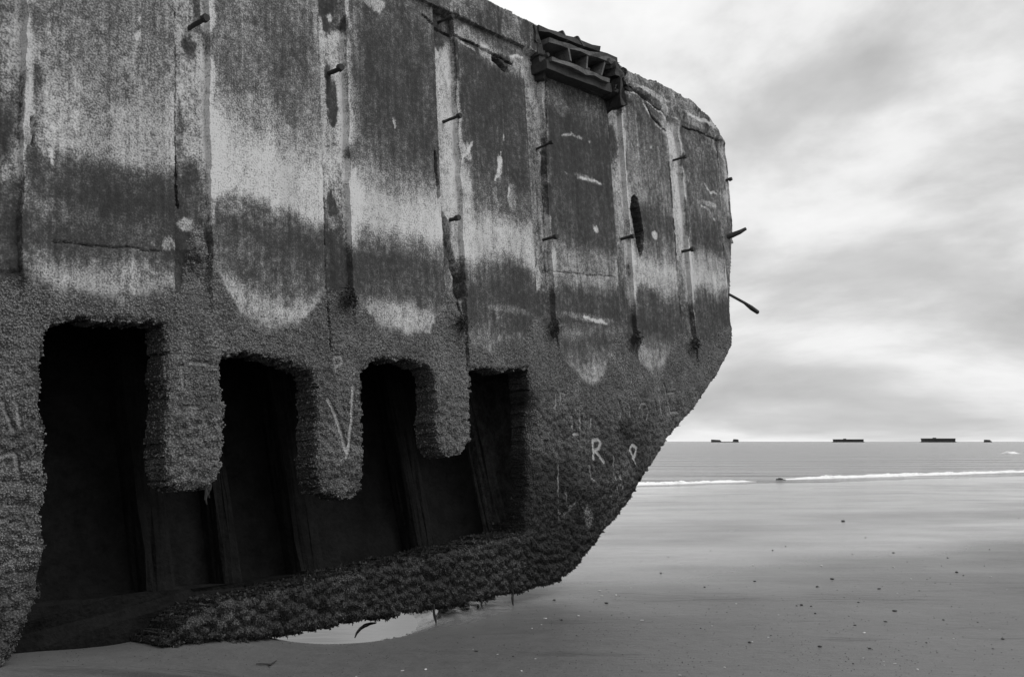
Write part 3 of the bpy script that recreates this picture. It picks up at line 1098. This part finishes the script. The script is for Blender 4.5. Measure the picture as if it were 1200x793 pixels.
for b in ((222, 33, .17, .016), (386, 86, .11, .017), (513, 27, .14, .013, .0), (519, 143, .17, .013), (629, 175, .16, .012, .02),
          (636, 281, .13, .014), (728, 280, .12, .015), (789, 188, .13, .013), (799, 295, .12, .017), (848, 212, .07, .014), (527, 258, .07, .016)):
    bolt(*b)
bolt(622, 73, .18, .012, .0, .05, .05)
s, z = wl(856, 276)
mb = MB()
mb.tube([(s - .05, .05, z - .02), (s, -.02, z), (s + .05, -.1, z + .03), (s + .1, -.16, z + .07)], [.03, .032, .03, .018])
mb.build("bent_rod", M_RUST, root)
s, z = wl(856, 346)
e = wl(888, 366, -.1)
mb = MB()
P = [np.array((s - .06, .04, z + .03)), np.array((s, 0, z)), np.array((s + (e[0] - s) * .5, -.05, z + (e[1] - z) * .42)),
     np.array((s + (e[0] - s) * .75, -.08, z + (e[1] - z) * .72)), np.array((e[0], -.1, e[1]))]
mb.tube(P, [.018, .016, .017, .028, .024])
mb.build("bent_rod", M_RUST, root)

def fbeam(name, ua, va, ub, vb, y0, y1, h, mat, rough=0.008):
    (s0, z0), (s1, z1) = wl(ua, va, y0), wl(ub, vb, y0)
    mb = MB()
    n = 7
    for i in range(n):
        a, b = i / n, (i + 1) / n
        sa, sb = s0 + (s1 - s0) * a, s0 + (s1 - s0) * b
        za, zb = z0 + (z1 - z0) * a, z0 + (z1 - z0) * b
        mb.hexa([(sa, y0, za - h), (sb, y0, zb - h), (sb, y1, zb - h), (sa, y1, za - h), (sa, y0, za), (sb, y0, zb), (sb, y1, zb), (sa, y1, za)])
    import bmesh
    o = mb.build(name, mat, root)
    bm = bmesh.new()
    bm.from_mesh(o.data)
    bmesh.ops.remove_doubles(bm, verts=bm.verts[:], dist=1e-4)
    bad = {}
    for f in bm.faces:
        bad.setdefault(tuple(sorted(v.index for v in f.verts)), []).append(f)
    bmesh.ops.delete(bm, geom=[f for l in bad.values() if len(l) > 1 for f in l], context='FACES')
    for v in bm.verts:
        v.co.y += random.uniform(-rough, rough)
        v.co.z += random.uniform(-rough, rough)
    bm.to_mesh(o.data)
    bm.free()
    return o


fbeam("frame_top_plate", 632, 29, 703, 55, -.06, .6, .05, M_RUST, .012)
fbeam("frame_middle_beam", 644, 44, 722, 70, -.12, .10, .045, M_RUSTL, .012)
fbeam("frame_lower_beam", 647, 66, 714, 92, -.18, .02, .045, M_RUSTL, .012)
fbeam("frame_lower_web", 640, 70, 716, 99, -.14, .24, .09, M_RUST)
fbeam("frame_lip", 636, 80, 714, 109, -.05, .15, .05, M_RUST)
fbeam("frame_back_plate", 628, 32, 724, 68, .30, .36, .75, M_RUST)
for u0, v0, u1, v1, y in ((665, 57, 668, 72, -.10), (688, 65, 687, 81, -.10), (709, 71, 704, 89, -.10), (659, 36, 665, 48, -.05), (676, 43, 684, 55, -.05)):
    (a, b), (c, d) = wl(u0, v0, y), wl(u1, v1, y)
    mb = MB()
    mb.hexa([(c - .013, y - .01, d), (c + .013, y - .01, d), (c + .013, y + .15, d), (c - .013, y + .15, d),
             (a - .013, y - .01, b), (a + .013, y - .01, b), (a + .013, y + .15, b), (a - .013, y + .15, b)])
    mb.build("frame_bar", M_RUSTL, root, .004)
mb = MB()
for u, v in ((628, 34), (631, 50), (634, 64), (637, 78)):
    s, z = wl(u, v, -.04)
    mb.box((s - .035, -.05, z - .13), (s + .035, .25, z + .03))
mb.build("frame_end_plate", M_RUST, root, .014, 1)
mb = MB()
for u, v, w, h, y in ((714, 76, .07, .05, -.1), (719, 83, .06, .07, -.12), (723, 92, .05, .08, -.10), (724, 108, .035, .16, -.12), (716, 106, .04, .05, -.10), (731, 103, .045, .035, -.10), (712, 90, .06, .06, -.02), (726, 86, .035, .05, -.02)):
    s, z = wl(u, v, y)
    mb.box((s - w, y - .06, z - h), (s + w, y + .2, z + h * .8))
mb.build("hanging_block", M_RUST, root, .022, 2)


# ---- crust pieces (too many to count): mussels on the sill, barnacle cones along broken edges
def scatter(name, pts, nrm, size, mat, shape, stretch, jitter, parent=root):
    base = np.array(shape[0], float)
    tri = np.array(shape[1])
    n = len(pts)
    a = RNG.uniform(0, 2 * math.pi, n)
    z = nrm + RNG.normal(0, jitter, (n, 3))
    z /= np.linalg.norm(z, axis=1)[:, None]
    ref = np.stack([np.cos(a), np.sin(a) * .3, np.sin(a)], -1)
    x = np.cross(ref, z)
    x /= np.linalg.norm(x, axis=1)[:, None] + 1e-9
    y = np.cross(z, x)
    sc = size * RNG.uniform(0.55, 1.35, n)
    V = (x[:, None] * base[None, :, :1] + y[:, None] * base[None, :, 1:2] + z[:, None] * base[None, :, 2:] * stretch) * sc[:, None, None] + pts[:, None]
    T = (tri[None] + (np.arange(n) * len(base))[:, None, None]).reshape(-1, tri.shape[1])
    return add(name, mesh_np(name, V.reshape(-1, 3), T, mat, smooth=False), parent, kind="stuff")


MUSSEL = ([(0, 0, -.5), (.30, 0, .0), (0, .2, .05), (-.30, 0, .0), (0, -.2, .05), (.2, .1, .8), (-.2, -.08, .75)],
          [(0, 1, 2), (0, 2, 3), (0, 3, 4), (0, 4, 1), (1, 5, 2), (2, 5, 3), (3, 5, 6), (3, 6, 4), (4, 6, 1), (1, 6, 5)])
CONE = ([(math.cos(i * 1.2566) * .5, math.sin(i * 1.2566) * .5, -.2) for i in range(5)] + [(math.cos(i * 1.2566 + .4) * .22, math.sin(i * 1.2566 + .4) * .22, .45) for i in range(5)],
        [(i, (i + 1) % 5, 5 + (i + 1) % 5) for i in range(5)] + [(i, 5 + (i + 1) % 5, 5 + i) for i in range(5)] + [(5, 6, 7), (5, 7, 8), (5, 8, 9)])

vm = np.zeros(SS.shape, bool)
vm[:-1, :-1] |= MASK
vm[1:, 1:] |= MASK


def pick(cond, n, out=0.0):
    r, c = np.nonzero(cond & vm)
    k = RNG.integers(0, len(r), n)
    r, c = r[k], c[k]
    return np.stack([JS[r, c], YY[r, c] - out, JZ[r, c]], -1)


low = (ZZ > -0.2) & (ZZ < 0.62 + 0.35 * (fbm(SS * 2, ZZ * 2, 200) - 0.5) + 0.12 * sst(3.0, 3.8, SS)) & (SS > -0.1) & (SS < 5.2)
p1 = pick(low, 30000)
scatter("mussel_crust", p1, np.tile([0.0, -.3, -1.0], (len(p1), 1)), 0.0125, M_MUS, MUSSEL, 0.9, 0.5)
# shells on every broken edge, right through the thickness of the wall
rows, cols = np.nonzero(bot | top | lef | rig)
k = RNG.integers(0, len(rows), 60000)
er, ec = rows[k], cols[k]
es, ez = cs[ec], cz[er]
dep = RNG.random(len(k)) ** 1.3
ed = np.stack([es, YY[er, ec] + dep * (thick.reshape(SS.shape)[er, ec] - YY[er, ec]), ez], -1) + RNG.normal(0, .004, (len(k), 3))
en = np.stack([(rig[er, ec] * 1.0 - lef[er, ec]), np.full(len(k), -.25), (top[er, ec] * 1.0 - bot[er, ec])], -1)
c1 = (ez < 1.95) & (ez > 0.62) & (es > -1.15) & (es < 3.1)
c1 |= (ez < 2.3) & (ez > 0.9) & (es > 3.6)
scatter("barnacle_rim", ed[c1][:16000], en[c1][:16000], 0.0105, M_BAR, CONE, 0.9, 0.45)
c2 = (ez < 0.75) & (es > -0.15) & (es < 5.2)
scatter("mussel_rim", ed[c2][:16000], en[c2][:16000], 0.016, M_MUS, MUSSEL, 1.0, 0.5)
c4 = (ez < 0.5) & (es > -0.3) & (es < 3.3) & (top[er, ec] | lef[er, ec])
scatter("mussel_ledge", ed[c4][:5000], np.tile([-.35, -.45, .6], (len(ed[c4][:5000]), 1)), 0.026, M_MUS, MUSSEL, 0.9, 0.6)
c3 = c2 & bot[er, ec] & (dep < .5)
scatter("mussel_fringe", ed[c3][:1500], np.tile([0.0, -.1, -1.0], (len(ed[c3][:1500]), 1)), 0.019, M_MUS, MUSSEL, 1.3, 0.4)
bod = (fbm(SS * 5, ZZ * 5, 220, 4) > 0.47) & (BARN > 0.75) & (ZZ > 0.5) & (SS > -1.2) & (WEED_SHADE + 0.3 * (fbm(SS * 9, ZZ * 9, 210) - .5) < 0.55) & (SCR < 0.15)
p = pick(bod, 20000)
scatter("barnacle_crust", p, np.tile([0.0, -1.0, -.1], (len(p), 1)), 0.011, M_BAR, CONE, 0.9, 0.4)
pb = []
for u, v in CLUMPS[:5]:
    s0, z0 = wl(u, v)
    n = 150
    g = RNG.normal(0, 1, (n, 3)) * [.032, .02, .04] + [s0, -.05, z0]
    pb.append(g)
pb = np.concatenate(pb)
scatter("mussel_clump", pb, np.tile([0.0, -.8, -.5], (len(pb), 1)), 0.018, M_MUS, MUSSEL, 1.3, 0.6)
# weed strands hanging from the sill and pillars
for u, v, L in ((506, 712, .14), (598, 695, .10), (562, 702, .06), (240, 572, .10), (243, 570, .07)):
    s, z = wl(u, v)
    mb = MB()
    x = s
    pts = []
    for i in range(5):
        pts.append((x, -.02, z + .03 - (L + .03) * i / 4))
        x += random.uniform(-.012, .012)
    mb.tube(pts, [.012, .009, .011, .008, .004], 6)
    mb.build("weed_strand", M_WEED, root)

# ------------------------------------------------------------------ far caissons on the horizon
def caisson(u0, u1, vtop, dist, label, kind):
    x0 = (u0 - 600) / F * dist
    x1 = (u1 - 600) / F * dist
    k = dist / F
    H = (517.8 - vtop) * k
    o = bpy.data.objects.new("harbour_caisson", None)
    S.collection.objects.link(o)
    o.location = ((x0 + x1) / 2, dist, SEA_Z)
    o['label'] = label
    o['category'] = "caisson"
    o['group'] = "concrete caissons along the horizon"
    w = (x1 - x0) / 2
    if kind == 'box':
        mb = MB()
        mb.box((-w, 0, -3), (w, 18, H * .78))
        mb.build("hull", M_CAIS, o)
        mb = MB()
        mb.box((-w * 1.015, -.8, H * .78), (w * 1.0, 18.8, H))
        mb.build("upper_wall", M_CAIS, o)
        for i in range(9):
            x = -w + 2 * w * (i + .5) / 9
            mb = MB()
            mb.box((x - .6, -.7, -2), (x + .6, -.002, H * .775))
            mb.build("buttress", M_CAIS, o)
        mb = MB()
        mb.box((-w * .35, 4, H), (-w * .2, 10, H + 1.3))
        mb.build("deck_hut", M_CAIS, o)
        mb = MB()
        mb.box((-w * 1.06, -3, -3), (w * 1.06, 21, .7))
        mb.build("footing", M_CAIS, o)
    elif kind == 'broken':
        mb = MB()
        mb.hexa([(-w, 0, -3), (-w * .15, 0, -3), (-w * .15, 16, -3), (-w, 16, -3), (-w, 0, H), (-w * .45, 0, H * .85), (-w * .45, 16, H * .85), (-w, 16, H)])
        mb.build("broken_wall", M_CAIS, o)
        mb = MB()
        mb.box((-w * .3, 1, -3), (w * .7, 15, H * .22))
        mb.build("sunken_hull", M_CAIS, o)
        mb = MB()
        mb.hexa([(w * .6, 0, -3), (w, 0, -3), (w, 16, -3), (w * .6, 16, -3), (w * .72, 0, H * 1.15), (w * .97, 0, H), (w * .97, 16, H), (w * .72, 16, H * 1.15)])
        mb.build("broken_tower", M_CAIS, o)
    else:
        mb = MB()
        mb.hexa([(-w, 0, -3), (w, 0, -3), (w, 12, -3), (-w, 12, -3), (-w * .8, 0, H), (w * .3, 0, H * .9), (w * .3, 12, H * .9), (-w * .8, 12, H)])
        mb.build("broken_block", M_CAIS, o)
        mb = MB()
        mb.box((w * .3, 2, -3), (w, 11, H * .45))
        mb.build("sunken_hull", M_CAIS, o)


caisson(834, 864.5, 514.6, 1900, "low broken caisson with two dark humps, leftmost on the horizon", 'broken')
caisson(977.5, 1010, 514.3, 2000, "long flat dark caisson near the middle of the horizon", 'box')
caisson(1081.5, 1117, 513.2, 1850, "tallest long dark caisson with a footing, towards the right of the horizon", 'box')
caisson(1153, 1160, 514.8, 1900, "tiny dark caisson fragment, rightmost on the horizon", 'stub')

# ------------------------------------------------------------------ small things on the sand
def sand_pt(u, v):
    z = 0.0
    for _ in range(12):
        p = ground(u, v, z)
        z = float(sand_z(np.array(p[0]), np.array(p[1])))
    return np.array([p[0], p[1], z])


def stone_mesh(name, mat, flat, seed):
    import bmesh
    bm = bmesh.new()
    bmesh.ops.create_icosphere(bm, subdivisions=1, radius=0.5)
    r = random.Random(seed)
    for v in bm.verts:
        k = r.uniform(.75, 1.2)
        v.co = v.co * k
        v.co.z = v.co.z * flat + flat * .35
    me = bpy.data.meshes.new(name)
    bm.to_mesh(me)
    bm.free()
    me.materials.append(mat)
    return me


DK = [stone_mesh("dark_pebble", M_DPEB, .5, i) for i in range(4)]
WT = [stone_mesh("shell_fragment", M_WPEB, .4, 20 + i) for i in range(4)]
R2 = random.Random(5)
for i in range(78):
    while True:
        u, v = R2.uniform(540, 1215), 600 + 200 * R2.random() ** 0.8
        if R2.random() < .6:                   # most lie along old tide lines
            v = R2.choice((652, 688, 716, 738, 762)) - (u - 800) * .04 + R2.gauss(0, 4)
            u = 560 + (u - 540) if R2.random() < .3 else R2.choice((700, 930, 1010, 1120)) + R2.gauss(0, 55)
        if v > 700 or u > 760 + (690 - v) * .6:
            break
    p = sand_pt(u, v)
    k = p[1] / F
    o = add("dark_pebble", DK[i % 4], label="small dark pebble lying on the wet sand", cat="pebble", group="dark pebbles scattered on the sand", loc=p)
    sz = k * (1.3 + 3.2 * R2.random() ** 2.2)
    o.scale = (sz * R2.uniform(1, 1.7), sz, sz)
    o.rotation_euler = (0, 0, R2.uniform(0, 6))
for i in range(48):
    u, v = R2.uniform(350, 1210), 655 + 140 * R2.random() ** .7
    if v < 760 and u < 620:
        continue
    p = sand_pt(u, v)
    k = p[1] / F
    o = add("shell_fragment", WT[i % 4], label="tiny white shell fragment lying on the wet sand", cat="shell", group="white shell fragments on the sand", loc=p)
    sz = k * R2.uniform(1.4, 3.4)
    o.scale = (sz * R2.uniform(1, 1.8), sz, sz)
    o.rotation_euler = (0, 0, R2.uniform(0, 6))
n = 2600
gu = RNG.uniform(-100, 1300, n)
gv = 610 + 200 * RNG.random(n) ** 0.7
P = np.array([ground(a, b, 0) for a, b in zip(gu, gv)])
P[:, 2] = sand_z(P[:, 0], P[:, 1])
ob = scatter("shell_grit", P, np.tile([0, 0, 1.0], (n, 1)), 0.008, M_DPEB, CONE, .6, .3, parent=None)
ob['label'] = "fine dark grit strewn over the wet sand"
ob['category'] = "grit"

a, b, c = sand_pt(300, 779), sand_pt(316, 780), sand_pt(324, 776)
mb = MB()
up = np.array([0, 0, .008])
mb.tube([a + up, (a + b) / 2 + up * 1.4, b + up, c + up * 1.5], [.003, .005, .006, .003], 7)
mb.tube([b + up, b + up + np.array([.02, -.05, .004])], [.004, .002], 6)
mb.build("driftwood_twig", M_TWIG, label="thin dark forked twig on the shaded sand near the pool", cat="twig")
p = ground(915, 562, SEA_Z)
mb = MB()
for i in range(4):
    x = -.14 + .09 * i
    h = (.05, .09, .06, .03)[i]
    mb.hexa([(p[0] + x - .09, p[1] - .12, SEA_Z - .1), (p[0] + x + .09, p[1] - .12, SEA_Z - .1), (p[0] + x + .09, p[1] + .12, SEA_Z - .1), (p[0] + x - .09, p[1] + .12, SEA_Z - .1),
             (p[0] + x - .05, p[1] - .05, SEA_Z + h), (p[0] + x + .05, p[1] - .05, SEA_Z + h * .8), (p[0] + x + .05, p[1] + .05, SEA_Z + h * .8), (p[0] + x - .05, p[1] + .05, SEA_Z + h)])
mb.build("rock", M_DPEB, None, .012, 1, label="small dark rock awash at the end of the breaker", cat="rock")
mb = MB()
mb.tube([ground(u, v, -.103) for u, v in ((416, 746), (418, 741), (422, 736), (428, 732), (434, 730), (441, 729))], [.004, .008, .010, .014, .009, .003], 7)
mb.build("dark_reflection", M_WEED, label="dark curl standing in for a reflection in the tide pool", cat="dark_reflection")  # dark crescent of a reflection, added as a solid curl
